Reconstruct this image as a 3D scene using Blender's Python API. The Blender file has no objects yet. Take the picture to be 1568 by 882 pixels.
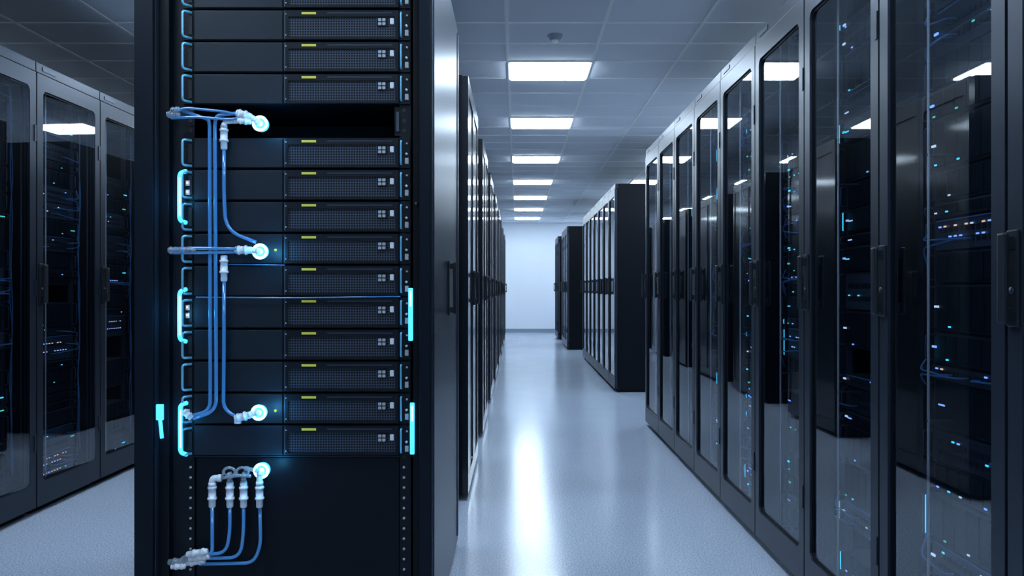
import bpy, bmesh, math, random
from mathutils import Vector, Matrix
scene = bpy.context.scene
scene.view_settings.view_transform = 'Standard'
scene.view_settings.exposure = 0.0

# ------------------------------------------------------------------ materials
def nodes_of(m):
    m.use_nodes = True
    return m.node_tree.nodes, m.node_tree.links

def setin(b, name, v):
    if name in b.inputs:
        b.inputs[name].default_value = v

def mat(name, col, rough=0.5, metal=0.0, coat=0.0, emit=None, es=0.0, noise=0.0, nscale=40.0, bump=0.0, trans=0.0, spec=0.5):
    m = bpy.data.materials.new(name)
    n, l = nodes_of(m)
    b = n['Principled BSDF']
    setin(b, 'Base Color', (*col, 1)); setin(b, 'Roughness', rough); setin(b, 'Metallic', metal)
    setin(b, 'Coat Weight', coat); setin(b, 'Coat Roughness', 0.08); setin(b, 'Transmission Weight', trans)
    setin(b, 'Specular IOR Level', spec)
    if emit:
        setin(b, 'Emission Color', (*emit, 1)); setin(b, 'Emission Strength', es)
    if noise > 0 or bump > 0:
        tc = n.new('ShaderNodeTexCoord'); nz = n.new('ShaderNodeTexNoise')
        nz.inputs['Scale'].default_value = nscale; nz.inputs['Detail'].default_value = 3
        l.new(tc.outputs['Object'], nz.inputs['Vector'])
        if noise > 0:
            mp = n.new('ShaderNodeMapRange')
            mp.inputs['To Min'].default_value = max(0.02, rough - noise); mp.inputs['To Max'].default_value = rough + noise
            l.new(nz.outputs['Fac'], mp.inputs['Value']); l.new(mp.outputs['Result'], b.inputs['Roughness'])
        if bump > 0:
            bp = n.new('ShaderNodeBump'); bp.inputs['Strength'].default_value = bump; bp.inputs['Distance'].default_value = 0.001
            l.new(nz.outputs['Fac'], bp.inputs['Height']); l.new(bp.outputs['Normal'], b.inputs['Normal'])
    return m

M = {}
M['black'] = mat('rack_black_powdercoat', (0.003, 0.005, 0.009), 0.42, 0.0, spec=0.16)
M['heroframe'] = mat('open_rack_frame', (0.004, 0.008, 0.015), 0.40, 0.1, spec=0.16)
M['side'] = mat('rack_side_satin', (0.060, 0.080, 0.115), 0.36, 0.9)
M['mid'] = mat('cabinet_door_gloss', (0.008, 0.012, 0.020), 0.30, 0.2, coat=0.6, spec=0.3)
M['frame'] = mat('door_frame_steel', (0.026, 0.037, 0.058), 0.36, 0.55)
M['inner'] = mat('rack_interior', (0.005, 0.008, 0.014), 0.6, spec=0.2)
M['post'] = mat('mounting_post', (0.05, 0.07, 0.105), 0.4, 0.6)
M['panel'] = mat('server_blank_panel', (0.009, 0.016, 0.026), 0.45, 0.2, noise=0.04, spec=0.28)
M['bezel'] = mat('server_bezel', (0.005, 0.009, 0.015), 0.45, 0.2, spec=0.22)
M['chassis'] = mat('server_chassis', (0.018, 0.027, 0.043), 0.5, 0.3)
M['chassis2'] = mat('server_chassis_grey', (0.045, 0.062, 0.092), 0.45, 0.4)
M['plast'] = mat('handle_plastic', (0.010, 0.014, 0.021), 0.33)
M['bluesteel'] = mat('blue_steel_handle_glow', (0.16, 0.40, 0.62), 0.3, 0.6, emit=(0.05, 0.28, 0.5), es=0.32)  # blue metal; reflected cyan glow put into the colour and slight emission
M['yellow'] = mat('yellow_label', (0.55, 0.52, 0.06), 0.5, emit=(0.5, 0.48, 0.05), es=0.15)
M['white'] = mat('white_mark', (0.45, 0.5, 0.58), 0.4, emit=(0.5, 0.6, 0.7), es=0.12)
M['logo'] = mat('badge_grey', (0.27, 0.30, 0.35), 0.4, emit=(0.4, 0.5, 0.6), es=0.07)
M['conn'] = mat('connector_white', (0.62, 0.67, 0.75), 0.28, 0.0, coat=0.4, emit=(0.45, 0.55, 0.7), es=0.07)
M['connclear'] = mat('connector_clear', (0.7, 0.8, 0.9), 0.08, 0.0, coat=0.5, trans=0.75)
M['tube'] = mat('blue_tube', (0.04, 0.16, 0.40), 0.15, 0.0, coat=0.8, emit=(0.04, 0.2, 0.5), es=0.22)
M['cyan'] = mat('cyan_glow', (0.1, 0.5, 0.7), 0.4, emit=(0.05, 0.50, 0.95), es=1.8)
M['cyanhot'] = mat('cyan_glow_hot', (0.3, 0.8, 0.9), 0.4, emit=(0.32, 0.80, 1.0), es=3.0)
M['led_c'] = mat('led_cyan', (0, 0.2, 0.3), 0.4, emit=(0.05, 0.55, 0.85), es=2.4)
M['led_b'] = mat('led_blue', (0, 0.1, 0.3), 0.4, emit=(0.16, 0.30, 0.9), es=2.6)
M['led_g'] = mat('led_green', (0, 0.2, 0.1), 0.4, emit=(0.1, 0.6, 0.5), es=1.4)
M['led_a'] = mat('led_amber', (0.3, 0.2, 0.05), 0.4, emit=(0.9, 0.55, 0.4), es=1.5)
M['led_w'] = mat('led_white', (0.3, 0.3, 0.3), 0.4, emit=(0.6, 0.75, 1.0), es=1.3)
M['cable'] = mat('blue_patch_cable', (0.04, 0.13, 0.30), 0.4, emit=(0.03, 0.12, 0.3), es=0.06)
M['wall'] = mat('painted_wall', (0.84, 0.89, 0.96), 0.6, bump=0.15, nscale=150)
M['wall_dk'] = mat('darkened_unseen_wall', (0.16, 0.19, 0.24), 0.7, bump=0.15, nscale=150)  # unseen wall, colour darkened to dim the light on the open rack
M['trim'] = mat('grey_skirting', (0.28, 0.33, 0.40), 0.5)
M['tile'] = mat('ceiling_tile', (0.80, 0.85, 0.92), 0.9, bump=0.4, nscale=300)
M['tbar'] = mat('ceiling_tbar', (0.95, 0.98, 1.0), 0.5)
M['light'] = mat('light_diffuser', (0.9, 0.9, 0.9), 0.5, emit=(0.69, 0.85, 1.0), es=28.0)
M['lightframe'] = mat('light_frame', (0.75, 0.78, 0.82), 0.4)
M['port'] = mat('port_dark', (0.004, 0.005, 0.008), 0.5)

# grill: perforated metal
def grill():
    m = bpy.data.materials.new('perforated_grill'); n, l = nodes_of(m); b = n['Principled BSDF']
    tc = n.new('ShaderNodeTexCoord'); sp = n.new('ShaderNodeSeparateXYZ'); l.new(tc.outputs['Object'], sp.inputs[0])
    outs = []
    for ax in ('X', 'Z'):
        mu = n.new('ShaderNodeMath'); mu.operation = 'MULTIPLY'; mu.inputs[1].default_value = 128.0
        fr = n.new('ShaderNodeMath'); fr.operation = 'FRACT'
        sb = n.new('ShaderNodeMath'); sb.operation = 'SUBTRACT'; sb.inputs[1].default_value = 0.5
        ab = n.new('ShaderNodeMath'); ab.operation = 'ABSOLUTE'
        l.new(sp.outputs[ax], mu.inputs[0]); l.new(mu.outputs[0], fr.inputs[0]); l.new(fr.outputs[0], sb.inputs[0]); l.new(sb.outputs[0], ab.inputs[0])
        outs.append(ab.outputs[0])
    mx = n.new('ShaderNodeMath'); mx.operation = 'MAXIMUM'; l.new(outs[0], mx.inputs[0]); l.new(outs[1], mx.inputs[1])
    lt = n.new('ShaderNodeMath'); lt.operation = 'LESS_THAN'; lt.inputs[1].default_value = 0.32; l.new(mx.outputs[0], lt.inputs[0])
    mi = n.new('ShaderNodeMixRGB'); mi.inputs[1].default_value = (0.042, 0.056, 0.082, 1); mi.inputs[2].default_value = (0.001, 0.0015, 0.003, 1)
    l.new(lt.outputs[0], mi.inputs[0]); l.new(mi.outputs[0], b.inputs['Base Color'])
    b.inputs['Roughness'].default_value = 0.5; b.inputs['Metallic'].default_value = 0.2; b.inputs['Specular IOR Level'].default_value = 0.2
    return m
M['grill'] = grill()

def glass():
    m = bpy.data.materials.new('tinted_door_glass'); n, l = nodes_of(m)
    n.remove(n['Principled BSDF']); out = n['Material Output']
    t = n.new('ShaderNodeBsdfTransparent'); t.inputs[0].default_value = (0.66, 0.75, 0.86, 1)
    g = n.new('ShaderNodeBsdfGlossy'); g.inputs['Roughness'].default_value = 0.012; g.inputs[0].default_value = (0.92, 0.96, 1, 1)
    # thin sheet: same reflectance from either side of the pane
    ge = n.new('ShaderNodeNewGeometry'); ior = n.new('ShaderNodeMapRange')
    IOR = 2.6
    ior.inputs['To Min'].default_value = IOR; ior.inputs['To Max'].default_value = 1.0/IOR
    l.new(ge.outputs['Backfacing'], ior.inputs['Value'])
    f = n.new('ShaderNodeFresnel'); l.new(ior.outputs[0], f.inputs[0])
    x = n.new('ShaderNodeMixShader')
    l.new(f.outputs[0], x.inputs[0]); l.new(t.outputs[0], x.inputs[1]); l.new(g.outputs[0], x.inputs[2]); l.new(x.outputs[0], out.inputs[0])
    return m
M['glass'] = glass()

def floor_mat():
    m = bpy.data.materials.new('speckled_vinyl_floor'); n, l = nodes_of(m); b = n['Principled BSDF']
    tc = n.new('ShaderNodeTexCoord'); nz = n.new('ShaderNodeTexNoise'); nz.inputs['Scale'].default_value = 150; nz.inputs['Detail'].default_value = 4
    l.new(tc.outputs['Object'], nz.inputs['Vector'])
    cr = n.new('ShaderNodeValToRGB'); e = cr.color_ramp.elements
    e[0].position = 0.38; e[0].color = (0.30, 0.36, 0.46, 1); e[1].position = 0.60; e[1].color = (0.53, 0.61, 0.75, 1)
    l.new(nz.outputs['Fac'], cr.inputs[0]); l.new(cr.outputs[0], b.inputs['Base Color'])
    n2 = n.new('ShaderNodeTexNoise'); n2.inputs['Scale'].default_value = 3; l.new(tc.outputs['Object'], n2.inputs['Vector'])
    mp = n.new('ShaderNodeMapRange'); mp.inputs['To Min'].default_value = 0.12; mp.inputs['To Max'].default_value = 0.21
    l.new(n2.outputs['Fac'], mp.inputs['Value']); l.new(mp.outputs[0], b.inputs['Roughness'])
    bp = n.new('ShaderNodeBump'); bp.inputs['Strength'].default_value = 0.12; bp.inputs['Distance'].default_value = 0.001
    l.new(nz.outputs['Fac'], bp.inputs['Height']); l.new(bp.outputs[0], b.inputs['Normal'])
    return m
M['floor'] = floor_mat()

# ------------------------------------------------------------------ mesh builder
class MB:
    def __init__(s): s.v = []; s.f = []; s.m = []; s.sm = []; s.mats = []
    def mi(s, k):
        if k not in s.mats: s.mats.append(k)
        return s.mats.index(k)
    def add(s, vs, fs, k, smooth=False):
        o = len(s.v); s.v += [tuple(v) for v in vs]; i = s.mi(k)
        for f in fs: s.f.append([o + a for a in f]); s.m.append(i); s.sm.append(smooth)
    def box(s, x0, x1, y0, y1, z0, z1, k, bev=0.0):
        if bev <= 0:
            v = [(x, y, z) for x in (x0, x1) for y in (y0, y1) for z in (z0, z1)]
            s.add(v, [(0,1,3,2),(4,6,7,5),(0,4,5,1),(2,3,7,6),(0,2,6,4),(1,5,7,3)], k); return
        bm = bmesh.new(); bmesh.ops.create_cube(bm, size=1)
        for v in bm.verts:
            v.co = Vector(((x0+x1)/2 + v.co.x*(x1-x0), (y0+y1)/2 + v.co.y*(y1-y0), (z0+z1)/2 + v.co.z*(z1-z0)))
        bmesh.ops.bevel(bm, geom=bm.edges[:], offset=bev, segments=2, affect='EDGES', profile=0.6)
        bm.verts.index_update()
        s.add([v.co.copy() for v in bm.verts], [[v.index for v in f.verts] for f in bm.faces], k); bm.free()
    def tube(s, pts, r, k, seg=10, caps=True):
        pts = [Vector(p) for p in pts]; rs = r if isinstance(r, (list, tuple)) else [r]*len(pts)
        vs = []; t0 = (pts[1]-pts[0]).normalized()
        up = Vector((0,0,1)) if abs(t0.z) < 0.9 else Vector((0,1,0))
        nrm = t0.cross(up).normalized(); prev = t0
        for i, p in enumerate(pts):
            if i == 0: t = t0
            elif i == len(pts)-1: t = (pts[i]-pts[i-1]).normalized()
            else:
                t = ((pts[i]-pts[i-1]).normalized() + (pts[i+1]-pts[i]).normalized())
                t = t.normalized() if t.length > 1e-6 else prev
            q = prev.rotation_difference(t); nrm = q @ nrm; prev = t
            b = t.cross(nrm).normalized(); nrm = b.cross(t).normalized()
            for j in range(seg):
                a = 2*math.pi*j/seg; vs.append(p + (nrm*math.cos(a) + b*math.sin(a))*rs[i])
        fs = []
        for i in range(len(pts)-1):
            for j in range(seg):
                fs.append((i*seg+j, i*seg+(j+1)%seg, (i+1)*seg+(j+1)%seg, (i+1)*seg+j))
        if caps:
            fs.append(tuple(range(seg))[::-1]); fs.append(tuple((len(pts)-1)*seg+j for j in range(seg)))
        s.add(vs, fs, k, True)
    def obj(s, name, parent=None, loc=(0,0,0)):
        me = bpy.data.meshes.new(name); me.from_pydata(s.v, [], s.f)
        for k in s.mats: me.materials.append(M[k])
        me.polygons.foreach_set('material_index', s.m); me.polygons.foreach_set('use_smooth', s.sm)
        bm = bmesh.new(); bm.from_mesh(me); bmesh.ops.recalc_face_normals(bm, faces=bm.faces); bm.to_mesh(me); bm.free()
        me.update(); return put(name, me, parent, loc)

def put(name, me, parent=None, loc=(0,0,0)):
    o = bpy.data.objects.new(name, me); scene.collection.objects.link(o); o.location = loc
    if parent: o.parent = parent
    return o

def empty(name, loc, rz=0.0):
    o = bpy.data.objects.new(name, None); scene.collection.objects.link(o); o.location = loc; o.rotation_euler = (0,0,rz)
    o.empty_display_size = 0.1; return o

def fillet(pts, r, n=8):
    pts = [Vector(p) for p in pts]; out = [pts[0]]
    for i in range(1, len(pts)-1):
        a, b, c = pts[i-1], pts[i], pts[i+1]
        d1 = a-b; d2 = c-b; rr = min(r, d1.length*0.49, d2.length*0.49)
        p1 = b + d1.normalized()*rr; p2 = b + d2.normalized()*rr
        for j in range(n+1):
            t = j/n; out.append(p1*(1-t)**2 + b*2*t*(1-t) + p2*t*t)
    out.append(pts[-1]); return out

def rrect(x0, x1, z0, z1, r, n=5):
    P = []
    for cx, cz, a0 in ((x1-r, z1-r, 0), (x0+r, z1-r, 90), (x0+r, z0+r, 180), (x1-r, z0+r, 270)):
        for j in range(n+1):
            a = math.radians(a0 + 90*j/n); P.append((cx+r*math.cos(a), cz+r*math.sin(a)))
    return P

def ring_frame(mb, o, i, y0, y1, k):
    n = len(o); v = [(x, y0, z) for x, z in o] + [(x, y0, z) for x, z in i] + [(x, y1, z) for x, z in o] + [(x, y1, z) for x, z in i]
    f = []
    for a in range(n):
        b = (a+1) % n
        f += [(a, b, n+b, n+a), (2*n+a, 3*n+a, 3*n+b, 2*n+b), (a, 2*n+a, 2*n+b, b), (n+a, n+b, 3*n+b, 3*n+a)]
    mb.add(v, f, k)

# ------------------------------------------------------------------ glass-door racks
H = 2.2
def handle(mb, x, z0=1.02, z1=1.22, y=0.0):
    mb.box(x-0.018, x+0.018, y-0.008, y, z0, z1, 'plast', 0.003)
    mb.box(x-0.013, x+0.013, y-0.032, y-0.020, z0+0.006, z1-0.006, 'plast', 0.005)
    mb.box(x-0.009, x+0.009, y-0.024, y-0.005, z0+0.015, z0+0.04, 'plast')
    mb.box(x-0.009, x+0.009, y-0.024, y-0.005, z1-0.04, z1-0.015, 'plast')
    mb.tube([(x, y-0.010, z0+0.075), (x, y-0.007, z0+0.075)], 0.007, 'post', 12)

def rack_meshes(w, depth):
    R = {}
    c = MB(); t = 0.014
    c.box(0, t, 0.034, depth, 0.03, H, 'black'); c.box(w-t, w, 0.034, depth, 0.03, H, 'black')
    c.box(t, w-t, 0.034, depth, H-0.03, H, 'black'); c.box(t, w-t, 0.034, depth, 0.03, 0.06, 'black')
    c.box(t, w-t, depth-0.015, depth, 0.06, H-0.03, 'inner')
    c.box(0.02, w-0.02, 0.05, depth-0.03, 0.0, 0.03, 'inner')
    c.box(0.0, w, 0.004, 0.034, H-0.05, H, 'frame', 0.003)       # header
    c.box(0.05, 0.16, 0.001, 0.006, H-0.034, H-0.016, 'post')
    for x in (0.035, w-0.055):
        c.box(x, x+0.02, 0.13, 0.15, 0.06, H-0.03, 'post')
        c.box(x, x+0.02, 0.75, 0.77, 0.06, H-0.03, 'inner')
    c.box(0.016, 0.05, 0.10, 0.125, 0.06, H-0.03, 'inner')
    c.tube([(w-0.022, 0.06, 0.06), (w-0.022, 0.06, H-0.03)], 0.004, 'chassis2', 8)
    c.tube([(0.16, 0.055, 0.12), (0.16, 0.055, H-0.10)], 0.0034, 'logo', 8)   # added pale rod, stands in for the vertical highlight line in the glass
    for z in (0.12, 0.75, 1.45, H-0.10): c.box(0.158, 0.162, 0.05, 0.14, z-0.003, z+0.003, 'post')
    R['cabinet'] = c
    d = MB()
    o = rrect(0.003, w-0.003, 0.035, H-0.054, 0.004); i = rrect(0.05, w-0.05, 0.15, H-0.13, 0.028)
    ring_frame(d, o, i, 0.0, 0.028, 'frame')
    i2 = rrect(0.058, w-0.058, 0.158, H-0.138, 0.024); ring_frame(d, i, i2, 0.008, 0.016, 'black')
    handle(d, 0.028)
    for z in (0.35, 1.1, 1.85): d.box(w-0.018, w-0.004, -0.004, 0.001, z-0.04, z+0.04, 'frame')
    R['door'] = d
    g = MB(); P = rrect(0.052, w-0.052, 0.152, H-0.132, 0.026); g.add([(x, 0.012, z) for x, z in P], [tuple(range(len(P)))], 'glass')
    R['door_glass'] = g
    g = MB(); g.add([(x, 0.027-0.026*(x-0.052)/(w-0.104), z) for x, z in P], [tuple(range(len(P)))], 'glass')
    R['door_glass_canted'] = g
    return R

def innards(w, seed, light=False):
    rnd = random.Random(seed); s = MB(); z = 0.10; x0, x1 = 0.058, w-0.058
    LC = ['led_c', 'led_c', 'led_b', 'led_g', 'led_w']; dense_left = 3
    while z < H-0.14:
        h = rnd.choice([0.044, 0.088, 0.088, 0.088, 0.132])
        if z+h > H-0.08: break
        kind = rnd.random()
        if kind < 0.10: z += h; continue
        k = 'chassis' if rnd.random() < 0.6 else 'chassis2'
        yf = 0.125 + rnd.uniform(-0.006, 0.01)
        s.box(x0, x1, yf, 0.72, z+0.003, z+h-0.003, k)
        s.box(x0-0.018, x0, yf+0.002, yf+0.006, z+0.004, z+h-0.004, 'post')
        s.box(x1, x1+0.018, yf+0.002, yf+0.006, z+0.004, z+h-0.004, 'post')
        if kind < 0.50:      # drive bays
            nb = 8
            for b in range(nb):
                a = x0+0.01+(x1-x0-0.02)*b/nb; e = x0+0.01+(x1-x0-0.02)*(b+1)/nb-0.004
                s.box(a, e, yf-0.006, yf, z+0.009, z+h-0.009, 'bezel')
                if rnd.random() < (0.5 if b < 2 else 0.12): s.box(a+0.004, a+0.014, yf-0.0085, yf-0.006, z+0.014, z+0.018, rnd.choice(LC))
        elif kind < 0.80:    # switch with ports
            nb = 16; dense = rnd.random() < 0.45 and dense_left > 0
            if dense: dense_left -= 1
            for b in range(nb):
                a = x0+0.02+(x1-x0-0.06)*b/nb
                for zz in ([z+h*0.5] if h < 0.06 else [z+h*0.3, z+h*0.62]):
                    s.box(a, a+0.015, yf-0.002, yf, zz-0.006, zz+0.008, 'port')
                    r = rnd.random()
                    if r < (0.6 if dense else 0.10): s.box(a+0.001, a+0.011, yf-0.0035, yf-0.001, zz+0.009, zz+0.013, rnd.choice(['led_b','led_b','led_a','led_w'] if dense else LC))
                    if r > 0.90:
                        dz = rnd.uniform(-0.10, 0.08)
                        p = [(a+0.007, yf-0.002, zz), (a+0.007, yf-0.03, zz), (x1+0.012 if b > 7 else x0-0.002, yf-0.035, zz+dz*0.2), (x1+0.018 if b > 7 else x0-0.006, yf-0.015, zz+dz)]
                        s.tube(fillet(p, 0.02, 4), 0.0026, 'cable', 5)
            if rnd.random() < 0.6: s.box(x0+0.01, x1-0.01, yf-0.004, yf, z+h-0.007, z+h-0.0045, 'cable')
        else:
            s.box(x0+0.01, x1-0.01, yf-0.007, yf, z+0.008, z+h-0.008, 'bezel', 0.002)
            s.box(x0+0.02, x0+0.05, yf-0.0085, yf-0.006, z+h*0.5-0.002, z+h*0.5+0.002, rnd.choice(['led_c','led_b','led_w']))
        s.tube(fillet([(x1+0.008, yf, z+0.01), (x1+0.008, yf-0.022, z+0.01), (x1+0.008, yf-0.022, z+h-0.01), (x1+0.008, yf, z+h-0.01)], 0.008, 3), 0.003, 'post', 5)
        s.tube(fillet([(x0-0.008, yf, z+0.01), (x0-0.008, yf-0.022, z+0.01), (x0-0.008, yf-0.022, z+h-0.01), (x0-0.008, yf, z+h-0.01)], 0.008, 3), 0.003, 'post', 5)
        if rnd.random() < 0.15:
            s.box(x1-0.03, x1+0.003, yf-0.010, yf-0.006, z+h*0.4, z+h*0.4+0.005, rnd.choice(LC))
        if rnd.random() < 0.40:
            s.box(x0+0.002, x0+0.02, yf-0.010, yf-0.006, z+h*0.5, z+h*0.5+0.006, rnd.choice(LC))
        xe = x0-0.010
        if rnd.random() < 0.18:
            s.tube(fillet([(xe, yf-0.002, z+0.010), (xe, yf-0.016, z+0.010), (xe, yf-0.016, z+h-0.010), (xe, yf-0.002, z+h-0.010)], 0.006, 3), 0.0028, 'led_c', 5)
        z += h
    for q in range(2):
        xb = w-0.03-0.006*q; pts = []
        for j in range(14): pts.append((xb+rnd.uniform(-0.004,0.004), 0.10+rnd.uniform(-0.008,0.008), 0.2+1.85*j/13))
        s.tube(fillet(pts, 0.06, 2), 0.0028, 'cable', 5)
    return s

W = 0.571; PITCH = 0.575
parts = rack_meshes(W, 1.0); RM = {}
tmp = []
for k, mb in parts.items():
    o = mb.obj(k); RM[k] = o.data; tmp.append(o)
SV = []
for sd in range(6):
    o = innards(W, 11+sd).obj('servers'); SV.append(o.data); tmp.append(o)
for o in tmp: bpy.data.objects.remove(o)

def glass_rack(loc, rz, seed, gl='door_glass'):
    e = empty('glass_door_server_rack', loc, rz)
    for k in ('cabinet', 'door'): put(k, RM[k], e)
    put('door_glass', RM[gl], e)
    put('servers', SV[seed % len(SV)], e)
    return e

XR = 1.027
for i in range(0, 13):      # right row beside the aisle, faces -X
    glass_rack((XR, 6.23 - PITCH*i, 0), -math.pi/2, i*5+1)
for i in range(7):
    glass_rack((XR, 8.18 + PITCH*(i+1), 0), -math.pi/2, i*3+2)
for i in range(3):
    glass_rack((0.885, 13.8 + PITCH*(i+1), 0), -math.pi/2, i+4)
for i in range(2):
    glass_rack((0.86, 16.5 + PITCH*(i+1), 0), -math.pi/2, i+1)
XL = -2.33
for i in range(-6, 22):     # left row faces +X
    glass_rack((XL, 3.77 + PITCH*i, 0), math.pi/2, i*5+3, 'door_glass_canted')

# ------------------------------------------------------------------ middle row closed cabinets (doors face +X)
MW, MD = 1.0, 0.89
c = MB(); t = 0.02
c.box(0.0, MW, 0.03, MD, 0.03, H, 'black', 0.004)
c.box(0.03, MW-0.03, 0.06, MD-0.03, 0.0, 0.03, 'inner')
c.box(0.03, MW-0.03, 0.04, MD-0.05, H, H+0.004, 'inner')
c.obj('t1'); cab_me = bpy.data.objects['t1'].data; bpy.data.objects.remove(bpy.data.objects['t1'])
d = MB()
ring_frame(d, rrect(0.003, MW/2-0.002, 0.035, H-0.005, 0.004), rrect(0.045, MW/2-0.045, 0.12, H-0.09, 0.02), 0, 0.03, 'mid')
ring_frame(d, rrect(MW/2+0.002, MW-0.003, 0.035, H-0.005, 0.004), rrect(MW/2+0.045, MW-0.045, 0.12, H-0.09, 0.02), 0, 0.03, 'mid')
d.box(0.04, MW/2-0.04, 0.008, 0.028, 0.11, H-0.08, 'mid'); d.box(MW/2+0.04, MW-0.04, 0.008, 0.028, 0.11, H-0.08, 'mid')
handle(d, MW/2+0.03, 1.0, 1.2)
d.obj('t2'); dr_me = bpy.data.objects['t2'].data; bpy.data.objects.remove(bpy.data.objects['t2'])
XM = -0.253
for i in range(1, 9):
    e = empty('closed_server_cabinet', (XM, 2.317 + 1.69*i, 0), math.pi/2)
    put('cabinet', cab_me, e); put('double_door', dr_me, e)

# ------------------------------------------------------------------ hero open rack
OX, OY = -1.143, 2.317
hero = empty('open_server_rack', (OX, OY, 0))
WD = 0.89
def U(x, d=0.043): return (x-792)*(OY+d)/1190 - OX
def Z(y, d=0.043): return 1.1 + (440-y)*(OY+d)/1190
c = MB()
DP = 0.993
lp = U(234, 0); rp = U(642, 0)
c.box(0.0, 0.014, 0.02, DP, 0.03, H, 'black'); c.box(WD-0.014, WD-0.004, 0.02, DP, 0.03, H, 'black')
c.box(0.014, WD-0.014, 0.02, DP, H-0.03, H, 'black'); c.box(0.014, WD-0.014, 0.0, DP, 0.03, 0.07, 'black')
c.box(0.014, WD-0.014, DP-0.015, DP, 0.07, H-0.03, 'inner'); c.box(0.03, WD-0.03, 0.05, DP-0.05, 0, 0.03, 'inner')
c.box(0.0, lp, 0.0, 0.02, 0.03, H, 'heroframe', 0.003)
c.box(rp, WD-0.004, 0.0, 0.02, 0.03, H, 'heroframe', 0.003)
c.box(lp, rp, 0.0, 0.02, H-0.05, H, 'heroframe', 0.003)
c.box(0.014, U(262), 0.030, 0.10, 0.07, H-0.03, 'black', 0.003)
c.box(lp-0.004, lp+0.004, 0.012, 0.034, 0.07, H-0.05, 'frame', 0.002)
c.box(U(262), U(279), 0.055, 0.075, 0.07, H-0.03, 'inner')
c.box(U(633), WD-0.014, 0.030, 0.10, 0.07, H-0.03, 'black', 0.003)
c.tube([(U(238,0.03), 0.022, Z(312)), (U(238,0.03), 0.031, Z(312))], 0.006, 'post', 10)
c.tube([(U(638,0.03), 0.022, Z(312)), (U(638,0.03), 0.031, Z(312))], 0.005, 'post', 10)
c.obj('cabinet', hero)
# mounting rails with square holes
r = MB()
for xa, xb in ((280, 297), (612, 629)):
    r.box(U(xa), U(xb), 0.047, 0.052, 0.07, H-0.05, 'bezel')
    xc = U((xa+xb)/2 + (3 if xa < 400 else -2))
    z = 0.09
    while z < H-0.1:
        r.box(xc-0.005, xc+0.005, 0.0455, 0.048, z-0.005, z+0.005, 'port')
        if z < Z(700): r.tube([(xc, 0.0425, z), (xc, 0.0465, z)], 0.0038, 'logo', 8)
        z += 0.031
r.obj('mounting_rails', hero)

k = (OY+0.043)/1190
def server_unit():
    s = MB(); q = lambda a: a*k
    s.box(q(0), q(315), 0.0, 0.62, q(0.5), q(47), 'bezel')
    s.box(q(1), q(136.5), -0.005, 0.0, q(1.5), q(46), 'panel', 0.0018)
    # vent bezel ring + grill
    ring_frame(s, rrect(q(138.5), q(314), q(1.5), q(46), 0.002), rrect(q(145), q(309), q(5), q(36), 0.004), -0.008, 0.0, 'bezel')
    s.box(q(144), q(310), -0.004, -0.001, q(4), q(37), 'grill')
    s.box(q(166), q(188), -0.0092, -0.0078, q(39.5), q(43), 'yellow')
    s.box(q(205), q(304), -0.0088, -0.0078, q(41), q(42.2), 'chassis2')
    s.box(q(139.5), q(141), -0.0088, -0.0078, q(3), q(45), 'chassis2')
    for dx in (0, 6.2):
        for dz in (0, 6): s.box(q(283+dx), q(287.6+dx), -0.0105, -0.004, q(23+dz), q(27.2+dz), 'logo')
    s.box(q(281.5), q(296), -0.006, -0.004, q(21.5), q(35.5), 'bezel')
    s.box(q(301), q(306.5), -0.0105, -0.004, q(24.5), q(33.5), 'white', 0.001)
    for z in (8, 40):
        s.tube([(q(142), -0.0095, q(z)), (q(142), -0.006, q(z))], 0.0022, 'logo', 8)
    # ears
    s.box(q(-16.5), q(0), -0.003, 0.003, q(1), q(46.5), 'bezel'); s.box(q(315), q(331), -0.003, 0.003, q(1), q(46.5), 'bezel')
    p = [(q(-3), -0.003, q(4)), (q(-12.5), -0.024, q(4)), (q(-12.5), -0.024, q(43)), (q(-3), -0.003, q(43))]
    s.tube(fillet(p, 0.010, 5), 0.0036, 'bluesteel', 8)
    s.box(q(-7.5), q(-2), -0.006, -0.003, q(9), q(38), 'port')
    p = [(q(318), -0.003, q(6)), (q(318), -0.016, q(6)), (q(318), -0.016, q(42)), (q(318), -0.003, q(42))]
    s.tube(fillet(p, 0.006, 4), 0.0026, 'bluesteel', 8)
    s.box(q(323.5), q(329), -0.008, -0.003, q(7), q(16), 'logo', 0.001)
    s.tube([(q(326), -0.003, q(22)), (q(326), -0.012, q(22))], 0.0035, 'white', 8)
    s.tube([(q(326.5), -0.003, q(38)), (q(326.5), -0.008, q(38))], 0.003, 'logo', 8)
    for z in (4, 12, 20, 28, 36): s.box(q(-15.8), q(-13.6), -0.0045, -0.003, q(z), q(z+3), 'port')
    return s
o = server_unit().obj('tmpu'); ume = o.data; bpy.data.objects.remove(o)
nn = 0
for i in range(16):
    if i == 10: continue
    yb2 = 697 - 48.85*i
    if Z(yb2)+47*k > H-0.05: continue
    nn += 1
    put('server_%d' % nn, ume, hero, (U(297), 0.043, Z(yb2)))
s = MB()
ys = 697-48.85*10
s.box(U(297), U(612), 0.35, 0.36, Z(ys), Z(ys-48), 'inner')
s.box(U(604), U(612), 0.046, 0.06, Z(ys-2), Z(ys-46), 'bezel'); s.box(U(607), U(611), 0.040, 0.046, Z(ys-8), Z(ys-38), 'chassis2')
s.box(U(299), U(611), 0.048, 0.056, 0.075, Z(699.5), 'black', 0.003)
s.box(U(297), U(612), 0.044, 0.3, Z(699), Z(697.6), 'chassis')
s.obj('blanking_panel', hero)

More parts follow.
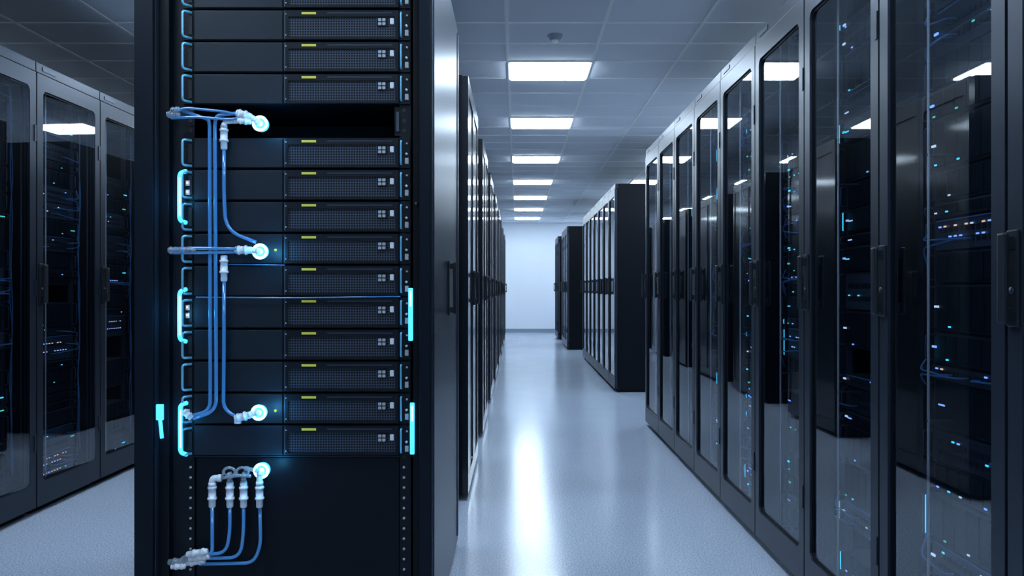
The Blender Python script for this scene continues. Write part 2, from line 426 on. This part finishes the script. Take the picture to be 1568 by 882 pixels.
# ---- tubing
T = MB(); C = MB(); G = MB()
def P(x, y, d=0.02): return (U(x, d), d, Z(y, d))
def pipe(pts, w=3.4, rad=22, d=0.018, k_='tube'):
    T.tube(fillet([P(a[0], a[1], a[2] if len(a) > 2 else d) for a in pts], rad*k, 10), w*k*0.52, k_, 10)
pipe([(292, 636), (322, 628), (322, 560), (321, 190), (319, 182), (278, 168)], 5.2, 40)
pipe([(296, 640), (331, 628), (331, 560), (329, 190), (331, 176), (366, 172)], 5.2, 40, 0.016)
pipe([(262, 172), (282, 164), (345, 170), (368, 176)], 4, 12, 0.010)
pipe([(262, 180), (300, 178), (350, 182), (366, 180)], 4, 12, 0.006)
pipe([(343, 222), (343, 300), (346, 352), (392, 370)], 5.2, 45, 0.022)
pipe([(262, 380), (300, 379), (362, 380)], 5.0, 20, 0.008)
pipe([(262, 386), (300, 386), (362, 385)], 4.5, 20, 0.012)
pipe([(343, 428), (343, 540), (342, 625), (366, 640)], 5.2, 45, 0.022)
pipe([(300, 454), (450, 455), (613, 453)], 1.8, 20, 0.028)
pipe([(350, 404), (436, 405)], 1.6, 20, 0.03)
pipe([(325, 772), (325, 846), (312, 850)], 5.0, 20)
pipe([(352, 772), (352, 815), (346, 846), (305, 848)], 5.0, 30, 0.022)
pipe([(373, 772), (373, 815), (368, 853), (308, 854)], 5.0, 34, 0.026)
pipe([(398, 772), (399, 835), (388, 861), (305, 863)], 5.0, 40, 0.030)
T.obj('coolant_tubes', hero)

def conn(a, b, r=5.5, d=0.018, mk='conn'):
    A = Vector(P(*a, d)); B = Vector(P(*b, d)); L = B-A
    st = [0, .04, .04, .18, .18, .26, .26, .60, .60, .68, .68, .96, 1]
    rr = [.7, .85, .85, .85, 1.08, 1.08, .9, .9, 1.12, 1.12, .82, .82, .65]
    e = 1e-5
    C.tube([A+L*(t+e*i) for i, t in enumerate(st)], [x*r*k for x in rr], mk, 14)
def elbow(pts, r=5, d=0.018, mk='conn', rad=9, collars=True):
    C.tube(fillet([P(a[0], a[1], d) for a in pts], rad*k, 8), r*k, mk, 12)
    if not collars: return
    for a in (pts[0], pts[-1]):
        q = Vector(P(a[0], a[1], d)); nb = pts[1] if a is pts[0] else pts[-2]
        dr = (Vector(P(nb[0], nb[1], d))-q).normalized()*4*k
        C.tube([q-dr*0.3, q+dr], r*1.2*k, mk, 12)
conn((343, 190), (343, 228), 6.0, 0.022); conn((362, 172), (384, 178), 6.6, 0.014)
conn((364, 184), (384, 186), 4.6, 0.004)
elbow([(380, 176), (388, 180), (396, 187)], 4.2, 0.014)
elbow([(343, 192), (344, 186), (362, 184)], 3.6, 0.016)
conn((256, 174), (276, 176), 5.4, 0.010, 'connclear'); conn((262, 168), (276, 166), 4.4, 0.004, 'connclear')
conn((343, 390), (343, 430), 6.0, 0.022); conn((360, 382), (386, 382), 6.6, 0.016)
elbow([(383, 382), (390, 383), (397, 384)], 4.2, 0.016)
conn((258, 382), (276, 383), 5.4, 0.010, 'connclear')
conn((272, 381), (300, 382), 4.6, 0.004, 'connclear')
conn((360, 640), (384, 634), 6.6, 0.020); elbow([(364, 646), (364, 640), (376, 636)], 4.4, 0.022); elbow([(382, 634), (389, 632), (396, 631)], 4.2, 0.018)
conn((281, 628), (294, 640), 5.4, 0.010, 'conn')
for x in (325, 352, 373, 397.5): conn((x, 737), (x, 776), 6.2, 0.022)
elbow([(325, 742), (325, 731), (338, 731)], 4.8, 0.022, 'conn', 6)
elbow([(352, 740), (352, 728), (350, 724)], 4.2, 0.022, 'connclear')
elbow([(373, 740), (373, 728), (376, 724)], 4.2, 0.022, 'connclear'); elbow([(397.5, 740), (397.5, 730), (399, 722)], 4.6, 0.02)
for cx in (351, 371):      # clear looped fittings feeding the port
    a_ = [(cx+9*math.cos(t*math.pi/10), 722-7*math.sin(t*math.pi/10)) for t in range(-2, 13)]
    elbow(a_, 2.2, 0.016, 'connclear', 3, False)
elbow([(376, 716), (386, 718), (396, 720)], 3.0, 0.014, 'connclear', 6)
elbow([(340, 731), (362, 727), (384, 728)], 2.6, 0.010, 'connclear', 6, False)
for i, (xa, ya) in enumerate(((318, 843), (321, 850), (314, 857))):
    conn((xa, ya), (xa-32, ya+5), 5.4, 0.012+0.006*i, 'conn')
conn((284, 859), (258, 860), 5.8, 0.02, 'connclear'); conn((284, 866), (262, 867), 4.6, 0.012)
elbow([(288, 852), (280, 854), (276, 866)], 4.2, 0.02, 'connclear')
C.obj('connectors', hero)

# glow rings
def ring(cx, cy, d=0.022, R=10):
    n_ = 28; pts = [(U(cx, d)+math.cos(2*math.pi*i/n_)*R*k, d, Z(cy, d)+math.sin(2*math.pi*i/n_)*R*k) for i in range(n_+1)]
    G.tube(pts, 2.2*k, 'cyanhot', 8, False)
    G.tube([(U(cx, d), d+0.012, Z(cy, d)), (U(cx, d), d+0.003, Z(cy, d))], R*0.98*k, 'cyan', 24)
    G.tube([(U(cx, d), d+0.004, Z(cy, d)), (U(cx, d), d-0.004, Z(cy, d))], R*0.42*k, 'cyanhot', 14)
    G.tube([(U(cx, d), 0.042, Z(cy, d)), (U(cx, d), d+0.008, Z(cy, d))], R*1.1*k, 'cyan', 24)
rings = [(398, 188), (398, 384), (396, 631), (400, 720)]
for a in rings: ring(*a)
def bar(x, y0, y1, d=0.012, w=5.2, hook=1):
    pts = [P(x+10*hook, y0, 0.035), P(x, y0+3, d), P(x, y1-3, d), P(x+10*hook, y1, 0.035)]
    G.tube(fillet(pts, 7*k, 6), w*k*0.62, 'cyan', 10)
    G.tube([P(x, y0+10, d-0.003), P(x, y1-10, d-0.003)], w*k*0.36, 'cyanhot', 8)
bar(275, 261, 340); bar(275, 442, 522); bar(276, 616, 695)
for x, y0, y1 in ((628.5, 440, 521), (631, 616, 695)):
    G.box(U(x-3.4, 0.02), U(x+3.4, 0.02), 0.018, 0.030, Z(y1, 0.02), Z(y0, 0.02), 'cyan', 0.003)
    G.box(U(x-1.6, 0.02), U(x+1.8, 0.02), 0.0165, 0.019, Z(y0+28, 0.02), Z(y0+4, 0.02), 'cyanhot', 0.001)
G.box(U(240,0.0), U(251,0.0), -0.006, 0.001, Z(642,0), Z(618,0), 'cyan', 0.002)
G.tube([P(245, 640, -0.002), P(248, 670, -0.002)], 4*k*0.7, 'cyan', 8)
for x, y in ((422, 382), (422, 628)):
    G.tube([P(x, y, 0.036), P(x, y, 0.041)], 2.4*k, 'yellow', 10)
for y in (276, 290, 466, 478, 625):
    G.box(U(286), U(292), 0.034, 0.040, Z(y+8), Z(y), 'conn', 0.001); G.box(U(287.5), U(290), 0.032, 0.035, Z(y+5), Z(y+2), 'led_a')
G.obj('cyan_indicator_lights', hero)
for i, (x, y) in enumerate(rings + [(262, 300), (262, 482), (262, 655)]):
    ld = bpy.data.lights.new('indicator_glow', 'POINT'); ld.energy = 0.34 if i < 4 else 0.24; ld.color = (0.07, 0.5, 1.0); ld.shadow_soft_size = 0.012
    lo = bpy.data.objects.new('indicator_glow_%d' % (i+1), ld); scene.collection.objects.link(lo); lo.parent = hero; lo.location = P(x+ (12 if i < 4 else 0), y, -0.02)

# hero side door (faces the aisle)
d = MB()
a0, a1 = 0.004, DP-0.002
X = WD
d.box(X-0.004, X, a0, a1, 0.032, H-0.002, 'side', 0.0015)
def sb(y0, y1, z0, z1, x0, x1, m_, bv=0.0): d.box(x0, x1, y0, y1, z0, z1, m_, bv)
sb(0.02, 0.05, 0.06, H-0.03, X, X+0.004, 'side', 0.001)
sb(a1-0.05, a1-0.01, 0.06, H-0.03, X, X+0.004, 'side', 0.001)
sb(0.52, 0.56, 1.0, 1.2, X, X+0.006, 'plast', 0.002)
sb(0.53, 0.55, 1.005, 1.195, X+0.018, X+0.030, 'plast', 0.003)
sb(0.53, 0.55, 1.01, 1.03, X+0.004, X+0.02, 'plast'); sb(0.53, 0.55, 1.17, 1.19, X+0.004, X+0.02, 'plast')
d.obj('side_door', hero)

# ------------------------------------------------------------------ room
CZ = 2.72; X0, X1, Y0, Y1 = -3.9, 2.6, -4.2, 19.25
def slab(name, x0, x1, y0, y1, z0, z1, k_):
    m_ = MB(); m_.box(x0, x1, y0, y1, z0, z1, k_); return m_.obj(name)
slab('floor', X0-0.1, X1+0.1, Y0-0.1, Y1+0.1, -0.1, 0, 'floor')
ceil = slab('ceiling', X0-0.1, X1+0.1, Y0-0.1, Y1+0.1, CZ, CZ+0.1, 'tile')
slab('wall_back', X0, X1, Y1, Y1+0.1, 0, CZ, 'wall'); slab('wall_front', X0, X1, Y0-0.1, Y0, 0, CZ, 'wall_dk')
slab('wall_left', X0-0.1, X0, Y0, Y1, 0, CZ, 'wall'); slab('wall_right', X1, X1+0.1, Y0, Y1, 0, CZ, 'wall')
slab('baseboard_back', X0, X1, Y1-0.012, Y1, 0, 0.09, 'trim')
slab('baseboard_left', X0, X0+0.012, Y0, Y1-0.012, 0, 0.09, 'trim'); slab('baseboard_right', X1-0.012, X1, Y0, Y1-0.012, 0, 0.09, 'trim')
LD = [5.54, 7.36, 9.50, 11.57, 13.62, 15.68, 17.72]
LD2 = [-0.61, 1.44, 3.49] + LD
g = MB(); lines = []
for a, b in zip([-2.66]+LD2, LD2+[19.6]):
    e = a+0.46; m_ = 3 if b-e < 1.45 else 4
    lines += [a] + [e+(b-e)*j/m_ for j in range(m_)]
for y in lines:
    if y < Y1-0.05: g.box(X0, X1, y-0.010, y+0.010, CZ-0.004, CZ, 'tbar')
x = -0.065-0.6*6
while x < X1:
    if x > X0: g.box(x-0.010, x+0.010, Y0, Y1, CZ-0.0045, CZ-0.0005, 'tbar')
    x += 0.6
g.obj('ceiling_grid', ceil)
lm = MB()
lm.box(-0.285, 0.285, 0.015, 0.445, -0.022, -0.004, 'light', 0.004)
for b in ((-0.3, -0.285, 0, 0.46), (0.285, 0.3, 0, 0.46), (-0.285, 0.285, 0, 0.015), (-0.285, 0.285, 0.445, 0.46)):
    lm.box(b[0], b[1], b[2], b[3], -0.011, -0.003, 'lightframe')
o = lm.obj('t'); lme = o.data; bpy.data.objects.remove(o)
for y in LD2:
    for x in (0.235, -1.565, 2.035): put('ceiling_light_and_fill', lme, None, (x, y, CZ))  # outer two columns are added out of view for extra bounce light
# smoke detector
sd = MB()
sd.tube([(0,0,0), (0,0,-0.008), (0,0,-0.009), (0,0,-0.024), (0,0,-0.03), (0,0,-0.034)], [0.05, 0.05, 0.042, 0.040, 0.03, 0.012], 'trim', 24)
sd.tube([(0,0,-0.033), (0,0,-0.046)], 0.02, 'tbar', 16)
sd.obj('smoke_detector', None, (0.243, 4.98, CZ))
v = MB(); v.box(-0.29, 0.29, 0, 0.4, -0.006, 0, 'tbar')
for j in range(10): v.box(-0.26, 0.26, 0.03+0.036*j, 0.045+0.036*j, -0.009, -0.005, 'tile')
v.obj('ceiling_air_vent', None, (0.835, 7.88, CZ))

# ------------------------------------------------------------------ world & camera
w = bpy.data.worlds.new('world'); scene.world = w; w.use_nodes = True
w.node_tree.nodes['Background'].inputs[0].default_value = (0.25, 0.4, 0.7, 1); w.node_tree.nodes['Background'].inputs[1].default_value = 0.1
cam = bpy.data.cameras.new('camera'); co = bpy.data.objects.new('camera', cam); scene.collection.objects.link(co)
co.location = (0, 0, 1.1); co.rotation_euler = (math.pi/2, 0, 0)
cam.sensor_width = 36; cam.lens = 36*1190/1568; cam.shift_x = -0.0051; cam.clip_start = 0.02
scene.camera = co
